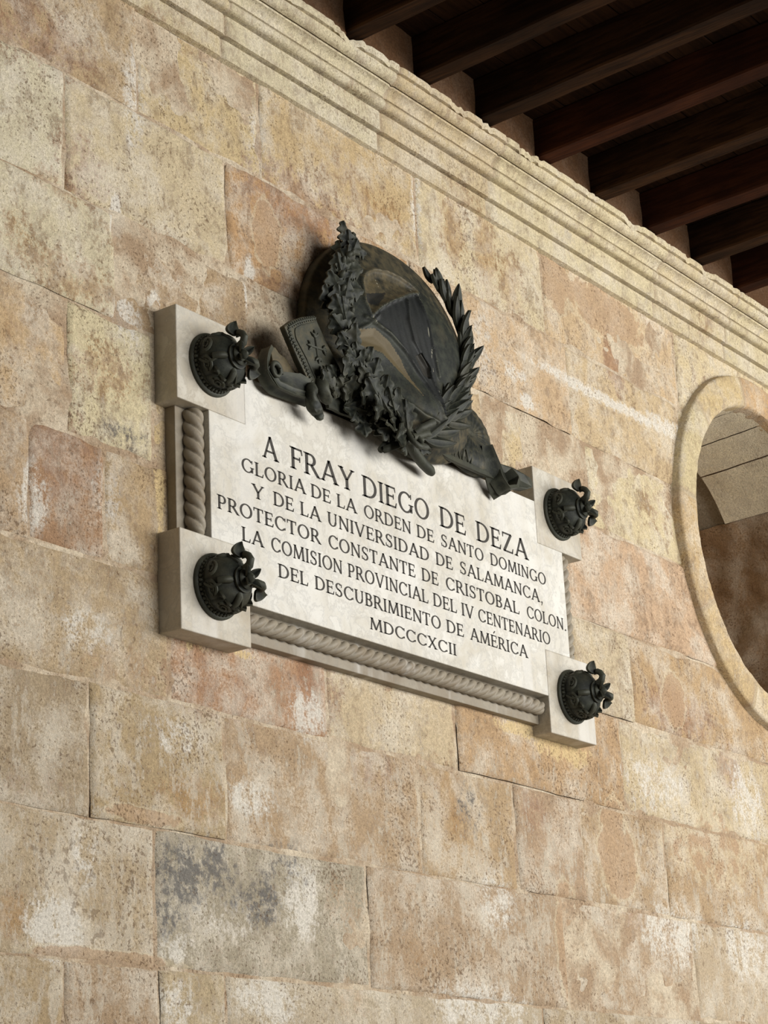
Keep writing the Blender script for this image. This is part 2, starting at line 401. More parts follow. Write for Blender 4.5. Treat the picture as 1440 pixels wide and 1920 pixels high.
# mortar bed behind the joints
b = len(V); gx = np.arange(XA-.3, XB+.31, .04); gz = np.arange(0, 5.2, .04)
for z in gz:
    for x in gx:
        V.append((x, .0045+.0035*noise.noise(Vector((x*6, z*6, 2))), z)); BASE.append((*srgb(188, 158, 122)[:3], .5)); MORT.append(1)
for j in range(len(gz)-1):
    for i in range(len(gx)-1):
        cx, cz = gx[i]+.02-OCX, gz[j]+.02-OCZ
        if cx*cx+cz*cz < .655**2: continue
        Fc.append((b+j*len(gx)+i, b+j*len(gx)+i+1, b+(j+1)*len(gx)+i+1, b+(j+1)*len(gx)+i))
VA = np.array(V)
warm = np.zeros((len(V), 4)); cool = np.zeros((len(V), 4))
for (cx, cz, rx, rz, (wh, ch), k) in STW:
    q = np.sqrt(((VA[:, 0]-cx)/rx)**2+((VA[:, 2]-cz)/rz)**2)
    a = k*np.clip(1.45-q*.85, 0, 1)
    (warm if wh == 0 else cool)[:, ch] = np.maximum((warm if wh == 0 else cool)[:, ch], a)
warm[:, 3] = np.clip(1.0-sstep(2.4, 3.6, VA[:, 2])*.85, 0, 1)       # rain streaking is heavier on the lower courses
cool[:, 3] = np.array(MORT)
mb = MB(); mb.v = V; mb.f = Fc; mb.m = [0]*len(Fc)
wall = mb.build('wall_back', STONE, smooth=True, attrs={'base': BASE, 'stain_warm': warm, 'stain_cool': cool}, angle=60)
tag(wall, 'weathered sandstone ashlar wall in tan, ochre and cream blocks', 'wall', kind='structure')

# ------------------------------------------------------------------ cornice
prof = [(.004, 4.818), (-.014, 4.822), (-.0145, 4.882), (-.006, 4.884), (-.006, 4.888), (-.028, 4.889), (-.0285, 4.954), (-.018, 4.957), (-.018, 4.961), (-.040, 4.962)]
for k in range(9):
    a = -PI/2+PI*k/8; prof.append((-.040-.014*math.cos(a), 4.978+.016*math.sin(a)))
prof += [(-.034, 4.996), (-.036, 4.999), (-.046, 5.000), (-.049, 5.008), (-.056, 5.018), (-.066, 5.025), (-.073, 5.027), (-.075, 5.032), (-.066, 5.033), (-.066, 5.036), (-.078, 5.037)]
for k in range(7):
    a = PI/2*k/6; prof.append((-.078-.026*math.sin(a), 5.034+.026*(1-math.cos(a))))
prof += [(-.100, 5.062), (-.100, 5.065), (-.113, 5.066), (-.116, 5.074), (-.116, 5.088), (-.06, 5.092), (.02, 5.092)]
xs = np.arange(-3.4, 4.9, .012)
jx = [X(408,70), float(at(702,260)[0]), float(at(904,360)[0]), X(1215,540), 2.35, -1.3, -2.2]
P, base, wa, co = [], [], [], []
for x in xs:
    row = []
    dj = min(abs(x-j) for j in jx)
    blk = sum(x > j for j in jx)
    cc = [(196,182,150),(200,187,156),(194,178,144),(200,188,158),(192,174,140),(202,188,154),(196,180,146),(198,184,150)][blk % 8]
    chip = max(0, noise.noise(Vector((x*7, 3, 1)))+.3*noise.noise(Vector((x*40, 3, 1)))-.12)*.026 + max(0, noise.noise(Vector((x*26, 9, 1)))-.1)*.012
    for k, (y, z) in enumerate(prof):
        n_ = .0018*noise.noise(Vector((x*9, z*60, 4)))+.0012*noise.noise(Vector((x*40, z*90, 4)))
        yy, zz = y+n_, z+n_*.6
        if dj < .007: yy += .005
        if k >= len(prof)-5: zz -= chip*(1 if k < len(prof)-1 else 0); yy += chip*.9 if k < len(prof)-2 else 0
        row.append((x, yy, zz)); base.append((*srgb(*cc)[:3], (blk*.37) % 1))
        wa.append((0.55*max(0, noise.noise(Vector((x*3, z*9, 7)))), 0, .45*max(0, noise.noise(Vector((x*4, z*12, 17)))), .15))
        co.append((.55*max(0, noise.noise(Vector((x*6, z*14, 27)))-.1), 0, 0, .8 if dj < .007 else 0))
    P.append(row)
mb = MB(); mb.grid(P)
cor = mb.build('trim_1', CORN, attrs={'base': base, 'stain_warm': wa, 'stain_cool': co}, angle=38)
tag(cor, 'moulded pale stone cornice running under the dark joists', 'cornice', kind='structure')

# ------------------------------------------------------------------ round window
win = empty('window_1', (OCX, 0, OCZ), 'round stone window opening with a raised ring moulding', 'window', kind='structure')
def ring(profile, n, jit=.002, ang=(0, 2*PI), seed=0):
    rows = []
    full = abs(ang[1]-ang[0]-2*PI) < 1e-6
    for i in range(n if full else n+1):
        a = ang[0]+(ang[1]-ang[0])*i/n; row = []
        for k, (r, y) in enumerate(profile):
            q = jit*(noise.noise(Vector((math.cos(a)*5*r*3, math.sin(a)*5*r*3, k*.35+seed)))+.6*noise.noise(Vector((math.cos(a)*40, math.sin(a)*40, k+seed))))
            row.append(((r+q)*math.cos(a), y+q, (r+q)*math.sin(a)))
        rows.append(row)
    return rows, full
rp = [(.745, .012), (.7375, .004), (.7345, -.002), (.733, -.024), (.730, -.030), (.722, -.034), (.69, -.036), (.66, -.0365), (.63, -.036), (.614, -.034), (.607, -.028), (.604, -.015), (.602, .03)]
rows, full = ring(rp, 220, .0022)
mb = MB(); mb.grid(rows, close_u=True)
nv = len(mb.v); bs, wa, co = [], [], []
for v in mb.v:
    a = math.degrees(math.atan2(v[2], v[0])) % 360
    seg = int(((a+8) % 360)/36); dj = min((a+8) % 36, 36-(a+8) % 36)
    cc = [(196,170,128),(198,176,132),(190,158,118),(194,172,130),(196,180,142),(186,160,120),(190,166,126),(196,174,134),(190,162,124),(192,166,126)][seg % 10]
    bs.append((*srgb(*cc)[:3], (seg*.29) % 1)); wa.append((.3*max(0, noise.noise(Vector((v[0]*6, v[2]*6, 1)))), .3*max(0, noise.noise(Vector((v[0]*5, v[2]*5, 9)))), .3*max(0, noise.noise(Vector((v[0]*5, v[2]*5, 19)))), .3)); co.append((0, 0, 0, .8 if dj < .35 else 0))
o = mb.build('ring_moulding', CORN, win, attrs={'base': bs, 'stain_warm': wa, 'stain_cool': co}, angle=40)
# dressed upper reveal with radial bed joints, rough lower reveal, grey plaster beyond
def reveal(name, a0, a1, d0, d1, r0, r1, mat, jit, joints=()):
    n = max(8, int((a1-a0)/2)); m = max(4, int((d1-d0)/.03)); rows = []
    for i in range(n+1):
        a = math.radians(a0+(a1-a0)*i/n); row = []
        for k in range(m+1):
            t = k/m; r = r0+(r1-r0)*t
            q = jit*(noise.noise(Vector((math.cos(a)*4, math.sin(a)*4, k*.4)))+.6*noise.noise(Vector((math.cos(a)*16, math.sin(a)*16, k*1.3)))+.4*noise.noise(Vector((math.cos(a)*50, math.sin(a)*50, k*2.3))))
            row.append(((r+q)*math.cos(a), d0+(d1-d0)*t, (r+q)*math.sin(a)))
        rows.append(row)
    mb = MB(); mb.grid(rows)
    return mb.build(name, mat, win, angle=50)
edges = [36, 61, 79, 100, 125, 150, 180, 214]
for a0, a1 in zip(edges[:-1], edges[1:]):
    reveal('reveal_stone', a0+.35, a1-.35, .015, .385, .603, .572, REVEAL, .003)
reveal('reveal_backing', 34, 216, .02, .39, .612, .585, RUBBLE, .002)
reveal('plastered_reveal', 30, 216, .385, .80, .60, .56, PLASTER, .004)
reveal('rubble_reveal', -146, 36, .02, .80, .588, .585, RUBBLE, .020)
mb = MB(); rows = []
for i in range(24):
    rows.append([(.66*r*math.cos(2*PI*i/24), .80+.02*noise.noise(Vector((i*.7, r*4, 2))), .66*r*math.sin(2*PI*i/24)) for r in (0.02, .3, .6, .8, 1)])
mb.grid(rows, close_u=True); mb.build('back_panel', RUBBLE, win)

# ------------------------------------------------------------------ infill between joists, joists, boards, floor
jx0 = [-.60+.0, -.225, .137, .492, .858, 1.224, 1.598, 1.966, 2.318, 2.68, 3.05]
ZJ = 5.093; JH = .142; JW = .082
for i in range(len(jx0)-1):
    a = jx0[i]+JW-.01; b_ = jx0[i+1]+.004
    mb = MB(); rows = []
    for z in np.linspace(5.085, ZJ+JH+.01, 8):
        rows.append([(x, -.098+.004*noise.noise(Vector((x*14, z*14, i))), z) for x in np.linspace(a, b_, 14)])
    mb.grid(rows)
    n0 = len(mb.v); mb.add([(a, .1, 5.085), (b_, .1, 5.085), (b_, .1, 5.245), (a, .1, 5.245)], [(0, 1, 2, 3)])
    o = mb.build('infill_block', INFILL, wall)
ORD = ['first', 'second', 'third', 'fourth', 'fifth', 'sixth', 'seventh', 'eighth', 'ninth', 'tenth', 'eleventh']
SK = -.05
for i, x in enumerate(jx0):
    if i in (0, 9, 10): continue          # outside the frame
    mb = MB(); h = JH
    dz = random.uniform(-.003, .003); wv = JW+random.uniform(-.006, .006)
    ys = np.linspace(.06, -4.3, 60); rows = []
    for y in ys:
        sx = SK*(-.1-y)*1.0 + .004*noise.noise(Vector((i*5, y*2, 0)))
        q = .0025*noise.noise(Vector((i*5, y*9, 4)))
        c = .006
        x0, x1, z0, z1 = x+sx+q, x+sx+wv-q*.5, ZJ+dz+q, ZJ+h+.004
        rows.append([(x0, y, z1), (x0, y, z0+c), (x0+c, y, z0), (x1-c, y, z0), (x1, y, z0+c), (x1, y, z1)])
    mb.grid(rows, close_v=True)
    mb.f.append(tuple(range(6))); mb.m.append(0); k = len(mb.v)-6; mb.f.append(tuple(range(k, k+6))[::-1]); mb.m.append(0)
    o = mb.build('ceiling_joist', JOISTR if i in (4, 6, 8) else JOIST, angle=30)
    tag(o, '%s timber joist, %s from the left in the row above the cornice' % ('reddish brown' if i in (4, 6, 8) else 'dark brown', ORD[i-1]), 'joist', 'dark timber joists above the cornice')
mb = MB(); y = .10; i = 0
while y > -4.3:
    wd = random.uniform(.13, .19); zz = ZJ+JH+.006+random.uniform(-.0, .006)
    xs_ = sorted([-3.4, 4.9]+[random.uniform(-3, 4.6) for _ in range(4)])
    for a, b_ in zip(xs_[:-1], xs_[1:]): mb.box(a+.002, b_-.002, y-wd+.004, y, zz, zz+.025)
    y -= wd; i += 1
mb.box(-3.4, 4.9, -4.4, .1, ZJ+JH+.05, ZJ+JH+.08)
ceil = mb.build('ceiling', BOARD, smooth=False)
tag(ceil, 'dark boarded timber ceiling laid over the joists', 'ceiling', kind='structure')
mb = MB(); mb.box(-7, 6, -7.5, .3, -.1, 0)
fl = mb.build('floor', FLOORM, smooth=False); tag(fl, 'stone paved gallery floor', 'floor', kind='structure')

# ------------------------------------------------------------------ plaque
ZT = 3.93591; D = .07266; WB = .27269; WN = .12435
zs, zb1, zb2, zc, zb = ZT-.12261, ZT-.26360, ZT-.61754, ZT-.76752, ZT-.88514
plq = empty('commemorative_plaque', (0, 0, zb), 'white marble commemorative plaque with rope mouldings, dark inscription and square corner blocks', 'plaque')
def local(o, root): o.parent = root; o.matrix_parent_inverse = Matrix.Translation(-root.location); return o
mb = MB()
mb.prism([(-1+WB, zs), (-1+WB, zb1), (-1+WN, zb1), (-1+WN, zb2), (-1+WB, zb2), (-1+WB, zc), (1-WB, zc), (1-WB, zb2), (1-WN, zb2), (1-WN, zb1), (1-WB, zb1), (1-WB, zs)], .006, -D)
slab = local(mb.build('inscribed_slab', MARBLE, smooth=False, bevel=.0025), plq)
for sx in (-1, 1):
    for (a, b_) in ((zb, zb2), (zb1, ZT)):
        mb = MB(); x0, x1 = (-1, -1+WB) if sx < 0 else (1-WB, 1)
        mb.box(x0, x1, -D-.0006, .006, a, b_)
        local(mb.build('corner_block', MARBLE2, smooth=False, bevel=.003), plq)
# shelves behind the ropes with a hollow running up to the slab
def shelf(pts):
    mb = MB()
    for q in pts: mb.box(*q)
    return mb
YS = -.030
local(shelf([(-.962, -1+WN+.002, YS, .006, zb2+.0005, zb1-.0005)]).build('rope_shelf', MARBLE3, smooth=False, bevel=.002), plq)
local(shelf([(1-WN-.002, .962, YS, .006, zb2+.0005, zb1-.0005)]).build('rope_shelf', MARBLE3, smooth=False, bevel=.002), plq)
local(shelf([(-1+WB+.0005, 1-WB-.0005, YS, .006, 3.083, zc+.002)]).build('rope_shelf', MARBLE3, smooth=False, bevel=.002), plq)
def rope(axis, a, b_, c, r, name, strands=4, pitch=.037, hand=1):
    nl = int((b_-a)/.0022); nt = 40; rows = []
    for i in range(nl+1):
        s_ = a+(b_-a)*i/nl; row = []
        endf = min(1, (min(s_-a, b_-s_)/.012))**.5 if min(s_-a, b_-s_) < .012 else 1
        for k in range(nt):
            th = 2*PI*k/nt
            ph = (s_-a)/pitch - hand*th/(2*PI)*strands
            f_ = abs(math.sin(PI*ph))**.55
            rr = r*(.64+.36*f_)*(.55+.45*endf)
            ca, sa = rr*math.cos(th), rr*math.sin(th)
            row.append((c[0]+ca, c[1]+sa, s_) if axis == 'z' else (s_, c[0]+sa, c[1]+ca))
        rows.append(row)
    mb = MB(); mb.grid(rows, close_v=True)
    mb.f.append(tuple(range(nt))); mb.m.append(0); k = len(mb.v)-nt; mb.f.append(tuple(range(k, k+nt))); mb.m.append(0)
    return local(mb.build(name, MARBLE3, angle=75), plq)
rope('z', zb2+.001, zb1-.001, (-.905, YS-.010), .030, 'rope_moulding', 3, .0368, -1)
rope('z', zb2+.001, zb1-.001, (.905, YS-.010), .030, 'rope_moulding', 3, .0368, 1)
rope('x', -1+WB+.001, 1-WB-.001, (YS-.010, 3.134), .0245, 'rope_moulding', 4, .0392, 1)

# ---- lettering: drawn Roman capitals, unit cap height
TK, TN = .135, .085
def seg(p, q, w_):
    p = np.array(p, float); q = np.array(q, float); d = (q-p)/np.linalg.norm(q-p); n_ = np.array([-d[1], d[0]])*w_/2
    return [tuple(p+n_), tuple(p-n_), tuple(q-n_), tuple(q+n_)]
def serif(x, y, w_=TK, ext=.085, up=1):
    h = .05*up
    return [(x-w_/2-ext, y), (x+w_/2+ext, y), (x+w_/2+ext, y+h*.55), (x+w_/2+.01, y+h*1.5), (x-w_/2-.01, y+h*1.5), (x-w_/2-ext, y+h*.55)]
def stem(x, w_=TK, y0=0, y1=1): return [[(x-w_/2, y0), (x+w_/2, y0), (x+w_/2, y1), (x-w_/2, y1)]]+([serif(x, 0, w_)] if y0 == 0 else [])+([serif(x, 1, w_, up=-1)] if y1 == 1 else [])
def arc(cx, cy, rx, ry, a0, a1, wk=TK, wn=TN, n=22):
    out, inn = [], []
    for i in range(n+1):
        a = math.radians(a0+(a1-a0)*i/n); t = wn+(wk-wn)*abs(math.cos(a))**1.3
        out.append((cx+rx*math.cos(a), cy+ry*math.sin(a))); inn.append((cx+(rx-t)*math.cos(a), cy+(ry-t)*math.sin(a)))
    return [[out[i], out[i+1], inn[i+1], inn[i]] for i in range(n)]
def tick(x, y, w_, h): return [[(x-w_, y), (x+.012, y), (x+.012, y+h)]] 
def G(ch):
    if ch == 'A': return [seg((.08, 0), (.42, 1.02), TN+.01), seg((.40, 1.02), (.76, 0), TK+.01), seg((.2, .33), (.62, .33), TN), serif(.08, 0, TN, .08), serif(.76, 0, TK, .08)], .84
    if ch == 'B': return stem(.13)+[seg((.13, .96), (.34, .96), TN), seg((.13, .53), (.34, .53), TN), seg((.13, .04), (.36, .04), TN)]+arc(.33, .745, .23, .255, -90, 90)+arc(.34, .275, .27, .275, -90, 90), .62
    if ch == 'C': return arc(.44, .5, .42, .52, 42, 318)+[seg((.755, .72), (.755, .96), .05), seg((.75, .10), (.75, .26), .05)], .80
    if ch == 'D': return stem(.13)+[seg((.13, .96), (.36, .96), TN), seg((.13, .04), (.36, .04), TN)]+arc(.34, .5, .45, .5, -90, 90), .80
    if ch in 'EÉ':
        g = stem(.13)+[seg((.13, .958), (.54, .958), TN), seg((.13, .52), (.46, .52), TN), seg((.13, .042), (.57, .042), TN), [(.50, .98), (.56, 1.0), (.585, .76), (.555, .76)], [(.52, .02), (.59, 0), (.635, .26), (.60, .26)], seg((.46, .40), (.46, .64), .045)]
        if ch == 'É': g.append(seg((.30, 1.16), (.44, 1.36), .08))
        return g, .62
    if ch == 'F': return stem(.13)+[seg((.13, .958), (.54, .958), TN), seg((.13, .50), (.46, .50), TN), [(.50, .98), (.57, 1.0), (.60, .74), (.565, .74)], seg((.46, .38), (.46, .62), .045)], .58
    if ch == 'G': return arc(.44, .5, .42, .52, 42, 322)+[seg((.755, .72), (.755, .96), .05), [(.69, .06), (.82, .06), (.82, .42), (.69, .42)], seg((.62, .42), (.89, .42), .055)], .86
    if ch == 'I': return stem(.14), .28
    if ch == 'L': return stem(.13)+[seg((.13, .042), (.54, .042), TN), [(.50, .02), (.57, 0), (.615, .28), (.58, .28)]], .60
    if ch == 'M': return [seg((.10, 0), (.16, 1), TN), seg((.16, .99), (.48, .06), TK), seg((.48, .06), (.80, .99), TN), seg((.80, 1), (.87, 0), TK), serif(.10, 0, TN, .07), serif(.87, 0, TK, .07), serif(.16, 1, TN, .07, -1), serif(.80, 1, TK, .07, -1)], .98
    if ch == 'N': return [seg((.12, 0), (.12, 1), TN), seg((.12, .97), (.68, .05), TK), seg((.69, 0), (.69, 1), TN), serif(.12, 0, TN), serif(.69, 1, TN, .085, -1), serif(.10, 1, TN, .06, -1)], .80
    if ch == 'O': return arc(.43, .5, .43, .52, 0, 360, n=40), .86
    if ch == 'P': return stem(.13)+[seg((.13, .958), (.34, .958), TN), seg((.13, .45), (.34, .45), TN)]+arc(.33, .705, .26, .295, -90, 90), .60
    if ch == 'R': return stem(.13)+[seg((.13, .958), (.34, .958), TN), seg((.13, .48), (.36, .48), TN)]+arc(.33, .72, .26, .28, -90, 90)+[seg((.36, .48), (.69, .01), TK), [(.60, .10), (.70, -.03), (.80, -.02), (.80, .02), (.74, .05)]], .74
    if ch == 'S': return arc(.30, .755, .25, .265, 35, 262, .12, .085)+arc(.30, .25, .27, .27, -145, 90, .12, .085)+[seg((.20, .56), (.42, .44), .12), seg((.52, .72), (.52, .97), .05), seg((.06, .03), (.06, .28), .05)], .60
    if ch == 'T': return stem(.34, TK, 0, .98)+[seg((.03, .958), (.65, .958), TN), [(.0, 1.0), (.07, .98), (.05, .74), (.015, .74)], [(.68, 1.0), (.61, .98), (.63, .74), (.665, .74)]], .68
    if ch == 'U': return stem(.14, TK, .34, 1)+stem(.64, TN, .34, 1)+arc(.385, .36, .312, .38, 180, 360), .78
    if ch == 'V': return [seg((.08, 1), (.42, -.02), TK), seg((.40, -.02), (.74, 1), TN), serif(.09, 1, TK, .07, -1), serif(.73, 1, TN, .08, -1)], .82
    if ch == 'X': return [seg((.10, 1), (.66, 0), TK), seg((.10, 0), (.65, 1), TN), serif(.11, 1, TK, .06, -1), serif(.65, 1, TN, .07, -1), serif(.10, 0, TN, .07), serif(.66, 0, TK, .06)], .76
    if ch == 'Y': return [seg((.08, 1), (.38, .45), TK), seg((.40, .45), (.70, 1), TN), [(.325, 0), (.46, 0), (.46, .5), (.325, .5)], serif(.39, 0), serif(.09, 1, TK, .07, -1), serif(.69, 1, TN, .08, -1)], .76
    if ch == 'Z': return [seg((.06, .958), (.60, .958), TN), seg((.06, .042), (.63, .042), TN), seg((.58, .97), (.10, .03), TK), [(.03, 1), (.10, .98), (.075, .74), (.04, .74)], [(.58, .02), (.65, 0), (.69, .27), (.655, .27)]], .70
    if ch == '.': return [[(.05, 0), (.12, -.02), (.19, 0), (.20, .08), (.12, .14), (.05, .08)]], .24
    if ch == ',': return [[(.06, .02), (.19, .02), (.20, .13), (.06, .13)], [(.12, .02), (.19, .02), (.10, -.22), (.07, -.20)]], .24
LINES = [
 (3.5985, .0635, [('A', -.656, -.592), ('FRAY', -.537, -.249), ('DIEGO', -.209, .121), ('DE', .176, .313), ('DEZA', .372, .662)]),
 (3.5355, .0385, [('GLORIA', -.748, -.475), ('DE', -.45, -.362), ('LA', -.333, -.242), ('ORDEN', -.206, .022), ('DE', .052, .139), ('SANTO', .176, .403), ('DOMINGO', .441, .76)]),
 (3.4705, .0390, [('Y', -.706, -.658), ('DE', -.617, -.53), ('LA', -.501, -.411), ('UNIVERSIDAD', -.380, .108), ('DE', .143, .23), ('SALAMANCA,', .269, .733)]),
 (3.4045, .0390, [('PROTECTOR', -.85, -.416), ('CONSTANTE', -.38, .032), ('DE', .065, .149), ('CRISTOBAL', .188, .588), ('COLON.', .632, .865)]),
 (3.3380, .0395, [('LA', -.754, -.665), ('COMISION', -.633, -.322), ('PROVINCIAL', -.295, .091), ('DEL', .117, .238), ('IV', .264, .330), ('CENTENARIO', .353, .76)]),
 (3.2700, .0380, [('DEL', -.606, -.479), ('DESCUBRIMIENTO', -.448, .149), ('DE', .179, .268), ('AMÉRICA', .303, .619)]),
 (3.2045, .0350, [('MDCCCXCII', -.203, .223)])]
for (zb_, h, words) in LINES:
    line = empty('inscription_line', (0, -D, zb_)); local(line, plq)
    for (wd, xa, xb) in words:
        mb = MB()
        gl = [G(c) for c in wd]; sp = .10
        tot = sum(g[1] for g in gl)+sp*(len(gl)-1); k = (xb-xa)/tot; x = xa
        for polys, adv in gl:
            for p in polys:
                pts = [(x+a*k, b*h) for a, b in p]
                area_ = sum(pts[i][0]*pts[(i+1) % len(pts)][1]-pts[(i+1) % len(pts)][0]*pts[i][1] for i in range(len(pts)))
                if area_ < 0: pts = pts[::-1]
                n = len(pts)
                mb.add([(a, -.0009, b) for a, b in pts]+[(a, .001, b) for a, b in pts], [tuple(range(n))]+[(i, i+n, (i+1) % n+n, (i+1) % n) for i in range(n)])
            x += (adv+sp)*k
        mb.build('inscription_word', LETTER, line, smooth=False)

# ------------------------------------------------------------------ corner bosses
def leaf_rows(L, W, kind, ns=13, nt=9, fold=.25, curl=0., wave=0.):
    """returns local grid (along, across, out)"""
    R = []
    for i in range(ns):
        s_ = i/(ns-1); row = []
        if kind == 'oak':
            wv = math.sin(PI*min(1, s_*.93+.06))**.7*(.55+.45*s_**.5)*(.52+.60*abs(math.sin(PI*(s_*3.4+.1)))**.8)
            if i == 0: wv = .10
            if i == ns-1: wv = .12
        elif kind == 'laurel':
            wv = math.sin(PI*s_**.85)**.8
            if i == 0: wv = .12
            if i == ns-1: wv = .03
        else:
            wv = math.sin(PI*s_**.7)**.75
            if i == 0: wv = .3
            if i == ns-1: wv = .02
        for j in range(nt):
            t = -1+2*j/(nt-1)
            o_ = -fold*W*abs(t)*wv*.9 + curl*s_*s_*L + wave*W*math.sin(s_*9+t*2)*abs(t) + .16*W*math.exp(-(t*5)**2) + (.10*W*abs(math.sin(PI*(s_*3.4+.1-abs(t)*.6)))*abs(t) if kind == 'oak' else 0)
            row.append((s_*L, t*W*wv, o_))
        R.append(row)
    return R
def place_leaf(mb, base, d, nrm, L, W, kind, th=.004, **kw):
    d = Vector(d).normalized(); nrm = Vector(nrm); nrm = (nrm-d*nrm.dot(d)).normalized(); c = nrm.cross(d)
    b = Vector(base); R = leaf_rows(L, W, kind, **kw)
    top = [[b+d*p[0]+c*p[1]+nrm*p[2] for p in r] for r in R]
    bot = [[q-nrm*th for q in r] for r in top]
    ns, nt = len(top), len(top[0]); vs = [q for r in top for q in r]+[q for r in bot for q in r]; fs = []
    for i in range(ns-1):
        for j in range(nt-1):
            a = i*nt+j; fs.append((a, a+1, a+nt+1, a+nt)); a += ns*nt; fs.append((a, a+nt, a+nt+1, a+1))
    def st(a, b2): fs.append((a, b2, b2+ns*nt, a+ns*nt))
    for i in range(ns-1): st(i*nt, (i+1)*nt); st((i+1)*nt+nt-1, i*nt+nt-1)
    for j in range(nt-1): st(j+1, j); st((ns-1)*nt+j, (ns-1)*nt+j+1)
    mb.add(vs, fs)

def lathe(mb, prof, n=64, mod=None):
    rows = []
    for i in range(n):
        a = 2*PI*i/n
        row = []
        for (r, h) in prof:
            r2, h2 = mod(a, r, h) if mod else (r, h)
            row.append((r2*math.cos(a), -h2, r2*math.sin(a)))
        rows.append(row)
    mb.grid(rows, close_u=True)
BR = .088
def make_boss(loc, label):
    root = empty('bronze_boss', loc, label, 'ornament', 'bronze bosses on the corners of the plaque')
    mb = MB(); lathe(mb, [(.001, .0), (BR-.004, .0), (BR, .001), (BR, .007), (BR-.003, .0105), (BR-.008, .0115), (BR-.010, .010), (.001, .010)], 72); mb.build('base_disc', BRONZE, root)
    mb = MB()
    for k in range(40):
        a = 2*PI*k/40; r = BR-.0125; c = Vector((r*math.cos(a), -.0135, r*math.sin(a)))
        tn = Vector((-math.sin(a), 0, math.cos(a))); rd = Vector((math.cos(a), 0, math.sin(a)))
        rows = []
        for i in range(7):
            ph = PI*i/6; rows.append([c+tn*.0054*math.cos(ph)+(rd*math.cos(2*PI*j/8)*.0062+Vector((0, -1, 0))*math.sin(2*PI*j/8)*.0075)*math.sin(ph) for j in range(8)])
        mb.grid(rows, close_v=True)
    mb.build('beaded_rim', BRONZE, root)
    def mod(a, r, h):
        l = .5+.5*math.cos(4*(a-PI/4)); l2 = abs(math.sin(4*a))
        k = math.exp(-((h-.035)/.022)**2)
        return r*(1+.07*k*l-.05*k*(l2 < .2)), h+.004*k*l
    mb = MB(); lathe(mb, [(.073, .009), (.0735, .018), (.0715, .021), (.0705, .0195), (.0725, .026), (.0735, .036), (.0725, .048), (.068, .060), (.060, .071), (.049, .080), (.039, .086), (.033, .089), (.035, .092), (.035, .096), (.030, .098), (.0265, .101), (.028, .105), (.023, .110), (.012, .113), (.001, .114)], 96, mod)
    mb.build('domed_cup', BRONZE, root)
    # scrolls cast on the dome
    mb = MB()
    for k in range(8):
        a0 = PI/8+k*PI/4; pts = []; rad = []
        for i in range(26):
            t = i/25; ang = t*3.3*PI; rr = .0165*(1-.78*t)
            u_ = rr*math.cos(ang)*(1 if k % 2 else -1); v_ = rr*math.sin(ang)
            a = a0+u_/.058; rad0 = .0700; h0 = .046+v_*.8
            rr0 = float(np.interp(h0, [.026, .036, .048, .060, .070, .078], [.0725, .0735, .0725, .068, .060, .049]))+.003
            pts.append((rr0*math.cos(a), -h0-.001, rr0*math.sin(a))); rad.append(.0046*(1-.4*t))
        mb.tube(pts, rad, 7)
    for k in range(4):
        a = k*PI/2+.15; pts = []
        for i in range(12):
            t = i/11; h0 = .026+t*.056; rr0 = float(np.interp(h0, [.026, .036, .048, .060, .070, .078, .083], [.0725, .0735, .0725, .068, .060, .049, .040]))+.003
            aa = a+.18*math.sin(t*PI); pts.append((rr0*math.cos(aa), -h0, rr0*math.sin(aa)))
        mb.tube(pts, [.0048*(1-.3*abs(2*i/11-1)) for i in range(12)], 7)
    mb.build('scroll_relief', BRONZE, root)
    # curled pointed leaves springing from the bud
    for k, a in enumerate((PI/2+.02, -.20, -PI/2-.15, PI+.15)):
        mb = MB(); rd = Vector((math.cos(a), 0, math.sin(a))); out = Vector((0, -1, 0))
        low = (.0, .004, .036, .036)[k]
        p = [rd*.024+out*(.096-low*.4), rd*.034+out*(.114-low), rd*.048+out*(.119-low), rd*.060+out*(.112-low), rd*.066+out*(.100-low)]
        mb.tube(p, [.012, .0115, .0105, .0095, .0095], 10)
        place_leaf(mb, rd*.058+out*(.096-low), rd*.9-out*(.9 if k > 1 else .02), rd*(.9 if k > 1 else .25)+out, .044 if k < 2 else .026, .026 if k < 2 else .016, 'petal', th=.008, fold=.45, curl=-.12)
        mb.build('curled_leaf', BRONZE, root)
    for k in range(5):   # small rim leaves at the foot of the cup
        a = -PI/2+(k-2)*.42
        mb = MB(); rd = Vector((math.cos(a), 0, math.sin(a))); out = Vector((0, -1, 0))
        place_leaf(mb, rd*.064+out*.046, rd*.55+out*.75, out*.4+rd*.7, .030, .014, 'petal', th=.006, fold=.4, curl=-.1)
        mb.build('small_leaf', BRONZE, root)
    mb = MB(); out = Vector((0, -1, 0))
    for k in range(4):
        a = PI/4+k*PI/2; rd = Vector((math.cos(a), 0, math.sin(a)))
        place_leaf(mb, rd*.012+out*.104, out*.75+rd*.7, rd-out*.4, .036, .011, 'petal', th=.005, fold=.5, curl=.1)
    mb.tube([out*.104, out*.116, out*.122, out*.128], [.012, .014, .011, .004], 10)
    mb.build('finial', BRONZE, root)
    return root
BL = [((-.864, -D, 3.187), 'dark bronze leafy boss on the lower left corner block of the plaque'),
      ((-.864, -D, 3.800), 'dark bronze leafy boss on the upper left corner block, beside the scroll'),
      ((.866, -D, 3.800), 'dark bronze leafy boss on the upper right corner block, near the ribbon tail'),
      ((.866, -D, 3.187), 'dark bronze leafy boss on the lower right corner block of the plaque')]
b0 = make_boss(*BL[0])
for loc, lab in BL[1:]:
    r = b0.copy(); C.objects.link(r); r.location = loc; r['label'] = lab
    for ch in b0.children:
        c = ch.copy(); C.objects.link(c); c.parent = r

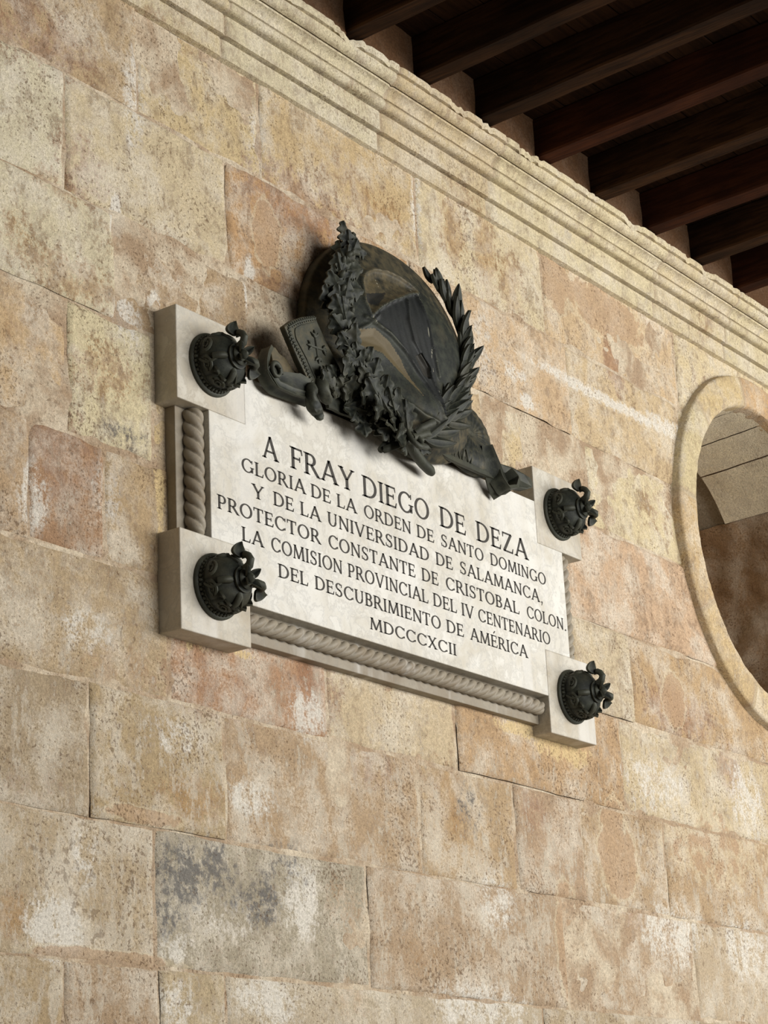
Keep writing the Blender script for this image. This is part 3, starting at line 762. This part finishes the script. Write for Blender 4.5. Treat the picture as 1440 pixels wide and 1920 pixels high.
# ------------------------------------------------------------------ bronze coat of arms
EM = empty('bronze_emblem', (0, 0, 3.77), 'large dark bronze relief of shield, laurel and oak branches, book and ribbon above the inscription', 'emblem')
SCX, SCZ, SA, SBT, SBB = .022, 4.095, .412, .368, .325
def base_y(z): return -.030-.062*float(1-sstep(3.82, 4.02, z))
def seg_d(px, pz, pts):
    best = np.full_like(px, 9.0)
    for (a, b_) in zip(pts[:-1], pts[1:]):
        ax, az = a; bx, bz = b_; dx, dz = bx-ax, bz-az; L2 = dx*dx+dz*dz
        t = np.clip(((px-ax)*dx+(pz-az)*dz)/L2, 0, 1)
        best = np.minimum(best, np.hypot(px-ax-t*dx, pz-az-t*dz))
    return best
def inpoly(px, pz, poly):
    ins = np.zeros(px.shape, bool); n = len(poly)
    for i in range(n):
        x1, z1 = poly[i]; x2, z2 = poly[(i+1) % n]
        c = ((z1 > pz) != (z2 > pz)) & (px < (x2-x1)*(pz-z1)/(z2-z1+1e-12)+x1); ins ^= c
    return ins
def px_out(pts, y): return [tuple(at(p[0], p[1], y)[[0, 2]]) for p in pts]
NR, NTH = 110, 260
rr = np.linspace(0, 1, NR)[:, None]; th = np.linspace(0, 2*PI, NTH, endpoint=False)[None, :]
xs2 = SCX+SA*rr*np.cos(th); zs2 = SCZ+np.where(np.sin(th) > 0, SBT, SBB)*rr*np.sin(th)
by = -.034-.058*(1-sstep(3.82, 4.02, zs2))-.012*sstep(0, .3, xs2)
H = .105*(1-np.clip(rr, 0, 1)**2.4)*(1+0*th)
H = H*(1-.25*sstep(4.2, 4.46, zs2))
yf = by-H
def surf_pts(px_pts, y): return [tuple(at(p[0], p[1], y)[[0, 2]]) for p in px_pts]
loop = surf_pts([(700,590),(693,560),(695,520),(705,503),(722,497),(745,501),(768,513),(790,532),(797,545),(775,548),(755,556),(735,563),(715,574),(700,590)], -.125)
ridA = surf_pts([(700,590),(735,625),(760,660),(790,720),(812,790)], -.14)
ridB = surf_pts([(655,640),(690,690),(735,740),(775,785),(800,800)], -.14)
ridC = surf_pts([(672,622),(700,605),(715,588)], -.13)
ridD = surf_pts([(772,560),(768,600),(775,640),(800,690),(816,760),(815,800)], -.14)
ridE = surf_pts([(790,550),(800,600),(805,650),(815,710)], -.13)
patch_ = surf_pts([(668,628),(690,612),(712,612),(735,640),(752,672),(766,712),(779,748),(770,730),(752,698),(724,658)], -.14)
patch2 = surf_pts([(778,668),(790,662),(800,690),(802,712),(790,705)], -.14)
dark1 = surf_pts([(695,545),(735,545),(712,572),(696,560)], -.125)
ins_loop = inpoly(xs2, zs2, loop)
g_ = lambda d, w_: np.exp(-(d/w_)**2)
yf -= .008*g_(seg_d(xs2, zs2, loop), .0065)
yf += .012*ins_loop*np.clip(seg_d(xs2, zs2, loop)/.03, 0, 1)
for rd, w_, h_ in ((ridA, .007, .010), (ridB, .010, .016), (ridC, .006, .006), (ridD, .006, .009), (ridE, .006, .009)):
    yf -= h_*g_(seg_d(xs2, zs2, rd), w_)
below = inpoly(xs2, zs2, surf_pts([(735,565),(795,545),(808,600),(812,700),(815,795),(790,740),(760,670),(735,625),(705,592)], -.135))
yf -= .0018*below*np.sin(xs2*190+zs2*40+3*np.sin(zs2*14))*sstep(3.98, 4.2, zs2)
ip = inpoly(xs2, zs2, patch_) | inpoly(xs2, zs2, patch2)
yf += .008*ip*np.clip(seg_d(xs2, zs2, patch_+[patch_[0]])/.02, 0, 1)
# bottom of the mantle gathers forward into a point
apex = np.array(at(812, 800, -.17)[[0, 2]])
yf -= .035*np.exp(-(((xs2-apex[0])/.13)**2+((zs2-apex[1]-.05)/.12)**2))
dust = np.zeros((NR, NTH, 4))
dust[..., 0] = np.maximum(ip*1.0, np.maximum(ins_loop*.48, .42*(~below)*sstep(.2, .9, rr+0*th)))
drip = np.zeros((NR, NTH))
for (a_, b_) in (((727,508),(729,541)), ((705,585),(705,625)), ((702,468),(703,476)), ((735,478),(738,486)), ((798,600),(800,640)), ((803,650),(805,700)), ((806,735),(808,760)), ((786,528),(792,560)), ((796,545),(800,560))):
    drip = np.maximum(drip, g_(seg_d(xs2, zs2, surf_pts([a_, b_], -.13)), .0022)*(.62+.30*np.sin(zs2*97+xs2*60)))
dust[..., 1] = drip
dust[..., 2] = np.maximum(below*.8, inpoly(xs2, zs2, dark1)*1.0)
dust[..., 3] = 1
mb = MB(); rows = [[(xs2[i, j], yf[i, j], zs2[i, j]) for j in range(NTH)] for i in range(NR)]
rows.append([(SCX+(xs2[-1, j]-SCX)*1.012, yf[-1, j]+.006, SCZ+(zs2[-1, j]-SCZ)*1.012) for j in range(NTH)])
rows.append([(SCX+(xs2[-1, j]-SCX)*1.012, max(-.010, yf[-1, j]+.030) if zs2[-1, j] > 3.83 else yf[-1, j]+.012, SCZ+(zs2[-1, j]-SCZ)*1.012) for j in range(NTH)])
dd = np.concatenate([dust, dust[-1:], dust[-1:]]).reshape(-1, 4)
mb.grid(rows, close_v=True)
local(mb.build('shield', BRONZED, angle=50, attrs={'dust': dd}), EM)

def path(px_pts, ys):
    return [Vector(at(p[0], p[1], y)) for p, y in zip(px_pts, ys)]
def resample(pts, n):
    L = [0]
    for a, b_ in zip(pts[:-1], pts[1:]): L.append(L[-1]+(b_-a).length)
    out = []
    for i in range(n):
        t = L[-1]*i/(n-1); k = max(j for j in range(len(L)-1) if L[j] <= t+1e-9)
        f_ = (t-L[k])/(L[k+1]-L[k]); out.append(pts[k].lerp(pts[k+1], f_))
    return out
# oak branch, left side
oak = resample(path([(782,828),(740,800),(706,765),(682,725),(662,690),(645,650),(632,605),(627,560),(632,525),(642,490),(650,466)],
                    [-.150, -.150, -.150, -.145, -.14, -.135, -.125, -.115, -.105, -.09, -.085]), 40)
mb = MB(); mb.tube(oak, [.013-.008*i/39 for i in range(40)], 9)
rnd = random.Random(3)
for i in range(2, 40):
    p = oak[i]; t = (oak[min(39, i+1)]-oak[i-1]).normalized()
    side = Vector((0, -1, 0)).cross(t).normalized()
    for sgn in ((1, -1) if i % 2 else (rnd.uniform(-.6, .6),)):
        ang = rnd.uniform(.45, .95)
        d = t*math.cos(ang)+side*sgn*math.sin(ang)*1.0+Vector((0, -rnd.uniform(.0, .40), 0))
        n_ = Vector((rnd.uniform(-.75, .05), -1, rnd.uniform(-.45, .25)))
        L = rnd.uniform(.072, .098)*(1.2 if i < 16 else 1.0)*(.85 if i > 33 else 1)
        place_leaf(mb, p+Vector((0, -rnd.uniform(.0, .030), 0)), d, n_, L, L*.42, 'oak', th=.005, fold=rnd.uniform(.1, .4), curl=rnd.uniform(-.25, .2), wave=rnd.uniform(.03, .10), ns=25)
place_leaf(mb, oak[-1], (oak[-1]-oak[-3])+Vector((0, -.002, 0)), (0, -1, .2), .05, .016, 'laurel', th=.006)
for k in range(9):      # acorns
    i = rnd.randrange(8, 38); c = oak[i]+Vector((rnd.uniform(-.03, .03), -.03, rnd.uniform(-.02, .02))); dv = Vector((rnd.uniform(-.4, .4), -.8, .5)).normalized()
    mb.tube([c-dv*.004, c, c+dv*.008, c+dv*.016, c+dv*.022], [.004, .009, .0095, .0075, .002], 9)
local(mb.build('oak_branch', BRONZE, angle=60), EM)
# laurel branch, right side
lau = resample(path([(770,842),(800,815),(828,785),(848,752),(862,715),(868,675),(864,635),(850,595),(832,560),(814,530)],
                    [-.140, -.150, -.145, -.130, -.115, -.10, -.09, -.08, -.07, -.065]), 40)
mb = MB(); mb.tube(lau, [.012-.008*i/39 for i in range(40)], 9)
for i in range(3, 39, 2):
    p = lau[i]; t = (lau[min(39, i+1)]-lau[i-1]).normalized(); side = Vector((0, -1, 0)).cross(t).normalized()
    for sgn in (1, -1, rnd.uniform(-.3, .3)):
        ang = rnd.uniform(.10, .32) if i > 12 else rnd.uniform(.25, .75)
        d = t*math.cos(ang)+side*sgn*math.sin(ang)+Vector((0, -rnd.uniform(.15, .40), 0))
        L = rnd.uniform(.092, .112)*(1.1 if i < 14 else 1.0)*(.85 if i > 34 else 1)
        place_leaf(mb, p+Vector((0, -.006-.006*rnd.random(), 0)), d, Vector((-.5*sgn*side.x-.25, -1, .1-.4*sgn*side.z)), L, L*.165, 'laurel', th=.009, fold=rnd.uniform(.25, .5), curl=rnd.uniform(-.1, .12), ns=13)
place_leaf(mb, lau[-1], (lau[-1]-lau[-3]), (-.3, -1, .2), .06, .010, 'laurel', th=.010, fold=.3)
for k in range(6):
    i = rnd.randrange(8, 34); c = lau[i]+Vector((rnd.uniform(-.02, .02), -.02, rnd.uniform(-.02, .02)))
    mb.tube([c+Vector((0, .006, 0)), c, c+Vector((0, -.006, 0)), c+Vector((0, -.011, 0))], [.005, .008, .007, .002], 9)
local(mb.build('laurel_branch', BRONZE, angle=60), EM)
# cut stem end and the tie of ribbon where the branches cross
mb = MB()
st_ = resample(path([(752,805),(765,828),(778,850),(792,868),(806,882),(811,888)], [-.150, -.145, -.132, -.118, -.108, -.106]), 16)
mb.tube(st_, [.016]*14+[.0155, .010], 12)
local(mb.build('branch_stem', BRONZE, angle=60), EM)
mb = MB()
kn = Vector(at(775, 822, -.165))
mb.tube([kn+Vector((math.cos(a)*.026, -.004+.016*math.sin(a*1.0), math.sin(a)*.030)) for a in np.linspace(0, 2*PI, 15)], .009, 8)
for pts_, ys_ in (([(775,822),(750,832),(725,842),(712,845),(722,833),(752,822),(775,818)], [-.16, -.155, -.14, -.12, -.125, -.15, -.165]),
                  ([(775,820),(800,812),(818,815),(815,832),(795,838),(775,825)], [-.165, -.165, -.16, -.15, -.15, -.16]),
                  ([(780,812),(792,802),(806,795),(816,790)], [-.165, -.18, -.19, -.19])):
    q = resample(path(pts_, ys_), 20); mb.tube(q, [.011]*19+[.005], 8, flat=.6)
local(mb.build('ribbon_knot', BRONZE, angle=60), EM)

# book with a cross flory on the cover
def plate(name, px_pts, y0, y1, mat=BRONZED, bevel=.003, parent=None):
    mb = MB(); ou = px_out(px_pts, y1 if not hasattr(y1, '__len__') else sum(y1)/len(y1))
    mb.prism(ou, y0, y1)
    n = len(mb.v)
    return mb, ou
def dusted(mb, name, amt, parent=EM, bevel=.003):
    return local(mb.build(name, BRONZED, smooth=False, bevel=bevel, attrs={'dust': [(amt, 0, 0, 1)]*len(mb.v)}), parent)
YB = -.125
mbk, ou = plate('book', [(533,611),(548,600),(566,594),(590,591),(612,640),(638,690),(650,735),(610,740),(584,724),(560,675)], -.105, YB)
book = dusted(mbk, 'book', .36, bevel=.004)
mb, _ = plate('book', [(514,610),(528,598),(548,590),(575,587),(592,590),(640,700),(650,740),(600,738),(572,722),(545,680)], -.070, -.088)
bb = dusted(mb, 'back_cover', .25); bb.parent = book; bb.matrix_parent_inverse = Matrix.Translation(-EM.location)
mb, _ = plate('book', [(528,614),(545,602),(575,594),(590,594),(640,700),(645,737),(600,736),(578,724),(553,678)], -.088, -.105)
bb = dusted(mb, 'page_block', .1); bb.parent = book; bb.matrix_parent_inverse = Matrix.Translation(-EM.location)
# raised border ornament and cross
mb = MB()
bord = resample([Vector((*[at(px, py, YB)[0]], YB-.001, at(px, py, YB)[2])) for px, py in [(587,722),(566,672),(545,632),(541,613),(556,604),(574,599),(589,597)]], 30)
for i, p in enumerate(bord):
    s_ = .0052
    mb.tube([p+Vector((-s_, 0, -s_)), p+Vector((0, -.003, 0)), p+Vector((s_, 0, s_))], [.0018, .0030, .0018], 6)
    mb.tube([p+Vector((-s_, 0, s_)), p+Vector((0, -.002, 0)), p+Vector((s_, 0, -s_))], [.0015, .0024, .0015], 6)
bline = resample([Vector((at(px, py, YB)[0], YB-.001, at(px, py, YB)[2])) for px, py in [(594,716),(574,672),(554,634),(552,617),(565,610),(592,604)]], 24)
mb.tube(bline, .0016, 6)
o = local(mb.build('border_ornament', BRONZE, angle=60), EM); o.parent = book
mb = MB()
cc = at(593, 652, YB); ax_ = Vector(at(608, 655, YB))-Vector(at(578, 645, YB)); ax_.normalize(); az_ = Vector(at(590, 632, YB))-Vector(at(596, 672, YB)); az_.normalize()
cv = Vector((cc[0], YB-.001, cc[2]))
for d_, Lc in ((az_, .050), (-az_, .045), (ax_, .045), (-ax_, .042)):
    pd = d_.cross(Vector((0, 1, 0)))
    mb.tube([cv, cv+d_*Lc*.6], .0034, 6)
    for sg in (-1, 0, 1):
        e = cv+d_*Lc*.6; tip = e+d_*Lc*(.45 if sg == 0 else .28)+pd*sg*Lc*.34
        mb.tube([e, e.lerp(tip, .5)+Vector((0, -.002, 0)), tip], [.003, .0052, .0016], 6)
o = local(mb.build('cover_cross', BRONZE, angle=60), EM); o.parent = book
# unrolled parchment with a curled end
mb, _ = plate('scroll', [(507,652),(516,650),(524,662),(537,672),(548,690),(580,722),(583,738),(540,722),(514,690)], -.078, -.094)
roll = dusted(mb, 'parchment', .55)
mb = MB()
def ribbon(mb, pts, w_, tk=.006, wdir=None, n=40, widths=None, wob=0):
    q = resample([Vector(p) for p in pts], n); rows = []
    for i, p in enumerate(q):
        t = (q[min(n-1, i+1)]-q[max(0, i-1)]).normalized()
        wd = Vector(wdir) if wdir is not None else Vector((0, -1, 0)).cross(t)
        wd = (wd-t*wd.dot(t)).normalized(); nn = t.cross(wd).normalized()
        ww = w_ if widths is None else float(np.interp(i/(n-1), np.linspace(0, 1, len(widths)), widths))
        off = nn*wob*math.sin(i*.9)
        rows.append([p+wd*ww*s_+nn*tk*.5*e+off+nn*(.006*abs(s_)) for s_, e in ((-.5, 1), (-.25, 1), (0, 1), (.25, 1), (.5, 1), (.5, -1), (0, -1), (-.5, -1))])
    mb.grid(rows, close_v=True); k = len(mb.v)-8
    mb.f.append(tuple(range(k, k+8))); mb.m.append(0); k = len(mb.v)-8*n; mb.f.append(tuple(range(k, k+8))); mb.m.append(0)
pts = path([(503,655),(497,668),(494,684),(494,702),(500,716),(512,728),(532,736),(556,744),(578,752)], [-.085, -.092, -.100, -.104, -.104, -.102, -.100, -.100, -.102])
ribbon(mb, pts, .034, .012, wdir=(.25, -1, .35), n=36)
ribbon(mb, path([(500,690),(520,722),(548,735),(580,744)], [-.115, -.116, -.118, -.122]), .020, .010, n=24)
ribbon(mb, path([(512,708),(532,712),(556,722),(582,730)], [-.10, -.112, -.118, -.12]), .060, .010, n=24, widths=[.02, .05, .07, .05])
cs = Vector(at(515, 697, -.118))
mb.tube([cs+Vector((math.cos(a)*(.026-.0026*a), -.002*a, math.sin(a)*(.030-.0031*a))) for a in np.linspace(0, 7.2, 40)], [.0085-.0045*i/39 for i in range(40)], 8)
mb.tube([cs+Vector((0, .02, 0)), cs+Vector((0, .004, 0))], [.026, .022], 16)
local(mb.build('scroll_curl', BRONZE, angle=50), EM)
# hanging tassel under the book
mb = MB()
q = resample(path([(584,722),(582,742),(587,760),(596,774),(602,786)], [-.128, -.134, -.13, -.122, -.118]), 18)
mb.tube(q, [.012, .016, .019, .020, .018, .017, .017, .018, .020, .021, .021, .020, .019, .018, .016, .014, .012, .007], 16)
q = resample(path([(600,715),(604,730),(610,745),(618,752)], [-.125, -.135, -.13, -.12]), 12); mb.tube(q, [.018, .021, .022, .021, .02, .02, .019, .018, .017, .016, .014, .01], 12)
for v in range(len(mb.v)):
    p = Vector(mb.v[v]); k = .006*noise.noise(p*55)+.004*noise.noise(p*110); mb.v[v] = (p.x+k, p.y+k, p.z+k)
local(mb.build('tassel', BRONZE, angle=60), EM)
# mantle swelling at lower right
mb = MB(); rows = []
mc = at(872, 816, -.075)
for i in range(41):
    lat = PI/2*i/40; row = []
    for j in range(120):
        a = 2*PI*j/120; f_ = 1+.035*math.sin(a*26)*(lat > .25)*math.cos(lat)
        row.append((mc[0]+.185*math.cos(a)*math.cos(lat)*1.0, -.035-.062*math.sin(lat)*f_-.05*float(1-sstep(3.80, 3.95, mc[2]+.135*math.sin(a)*math.cos(lat))), mc[2]+.135*math.sin(a)*math.cos(lat)))
    rows.append(row)
mb.grid(rows, close_v=True)
local(mb.build('mantle', BRONZED, angle=50, attrs={'dust': [(.35, 0, 0, 1)]*len(mb.v)}), EM)
# lower-left oak mass and ribbon band
mb = MB()
ribbon(mb, path([(612,752),(660,772),(706,792),(745,815),(790,833)], [-.098, -.100, -.102, -.105, -.11]), .045, .012, wdir=(0, 0, 1), n=40, wob=.002)
for k in range(46):
    f_ = k/45; b0_ = Vector(at(622+f_*150, 735+f_*82+rnd.uniform(-20, 14), -.122)); a = rnd.uniform(0, 2*PI)
    d = Vector((math.cos(a), -.35, math.sin(a)*.8-.1)); L = rnd.uniform(.068, .094)
    place_leaf(mb, b0_, d, Vector((rnd.uniform(-.8, .1), -1, rnd.uniform(-.45, .2))), L, L*.42, 'oak', th=.005, fold=rnd.uniform(.1, .4), curl=rnd.uniform(-.25, .15), wave=.07, ns=25)
local(mb.build('oak_foliage', BRONZE, angle=60), EM)
mb = MB()
ribbon(mb, path([(800,822),(830,838),(865,852),(900,868),(925,880)], [-.112, -.110, -.106, -.104, -.108]), .085, .012, wdir=(0, .1, 1), n=40, widths=[.05, .075, .085, .085, .08])
rb = local(mb.build('ribbon_band', BRONZED, angle=50, attrs={'dust': [(.12, 0, 0, 1)]*len(mb.v)}), EM)
mb = MB()
for k, (px, py) in enumerate([(846,842), (853,845), (860,848), (868,851), (876,854), (884,858)]):      # worn raised strokes on the band
    p = Vector(at(px, py, -.118)); dx = .010*(1 if k % 2 else -1)
    mb.tube([p+Vector((-dx*.5, 0, -.020)), p+Vector((dx*.5, -.001, .018))], .0022, 6)
o = local(mb.build('worn_lettering', BRONZE), EM); o.parent = rb
mb = MB()
ribbon(mb, path([(912,836),(918,862),(926,890),(934,915),(940,926)], [-.118, -.124, -.120, -.112, -.106]), .05, .012, wdir=(.7, -.55, .1), n=30, widths=[.035, .05, .06, .065, .06])
ribbon(mb, path([(925,880),(932,900),(944,918),(958,916),(962,900),(950,885)], [-.116, -.125, -.124, -.118, -.11, -.10]), .045, .012, wdir=(.3, -1, .4), n=30)
local(mb.build('ribbon_fold', BRONZE, angle=50), EM)
mb = MB()
tl = px_out([(915,868),(935,868),(955,878),(975,889),(992,898),(997,907),(993,916),(980,920),(962,917),(940,905)], -.085)
mb.prism(tl, [-.070]*10, [-.080, -.088, -.100, -.100, -.096, -.090, -.098, -.104, -.106, -.098])
dusted(mb, 'ribbon_tail', .2, bevel=.006)
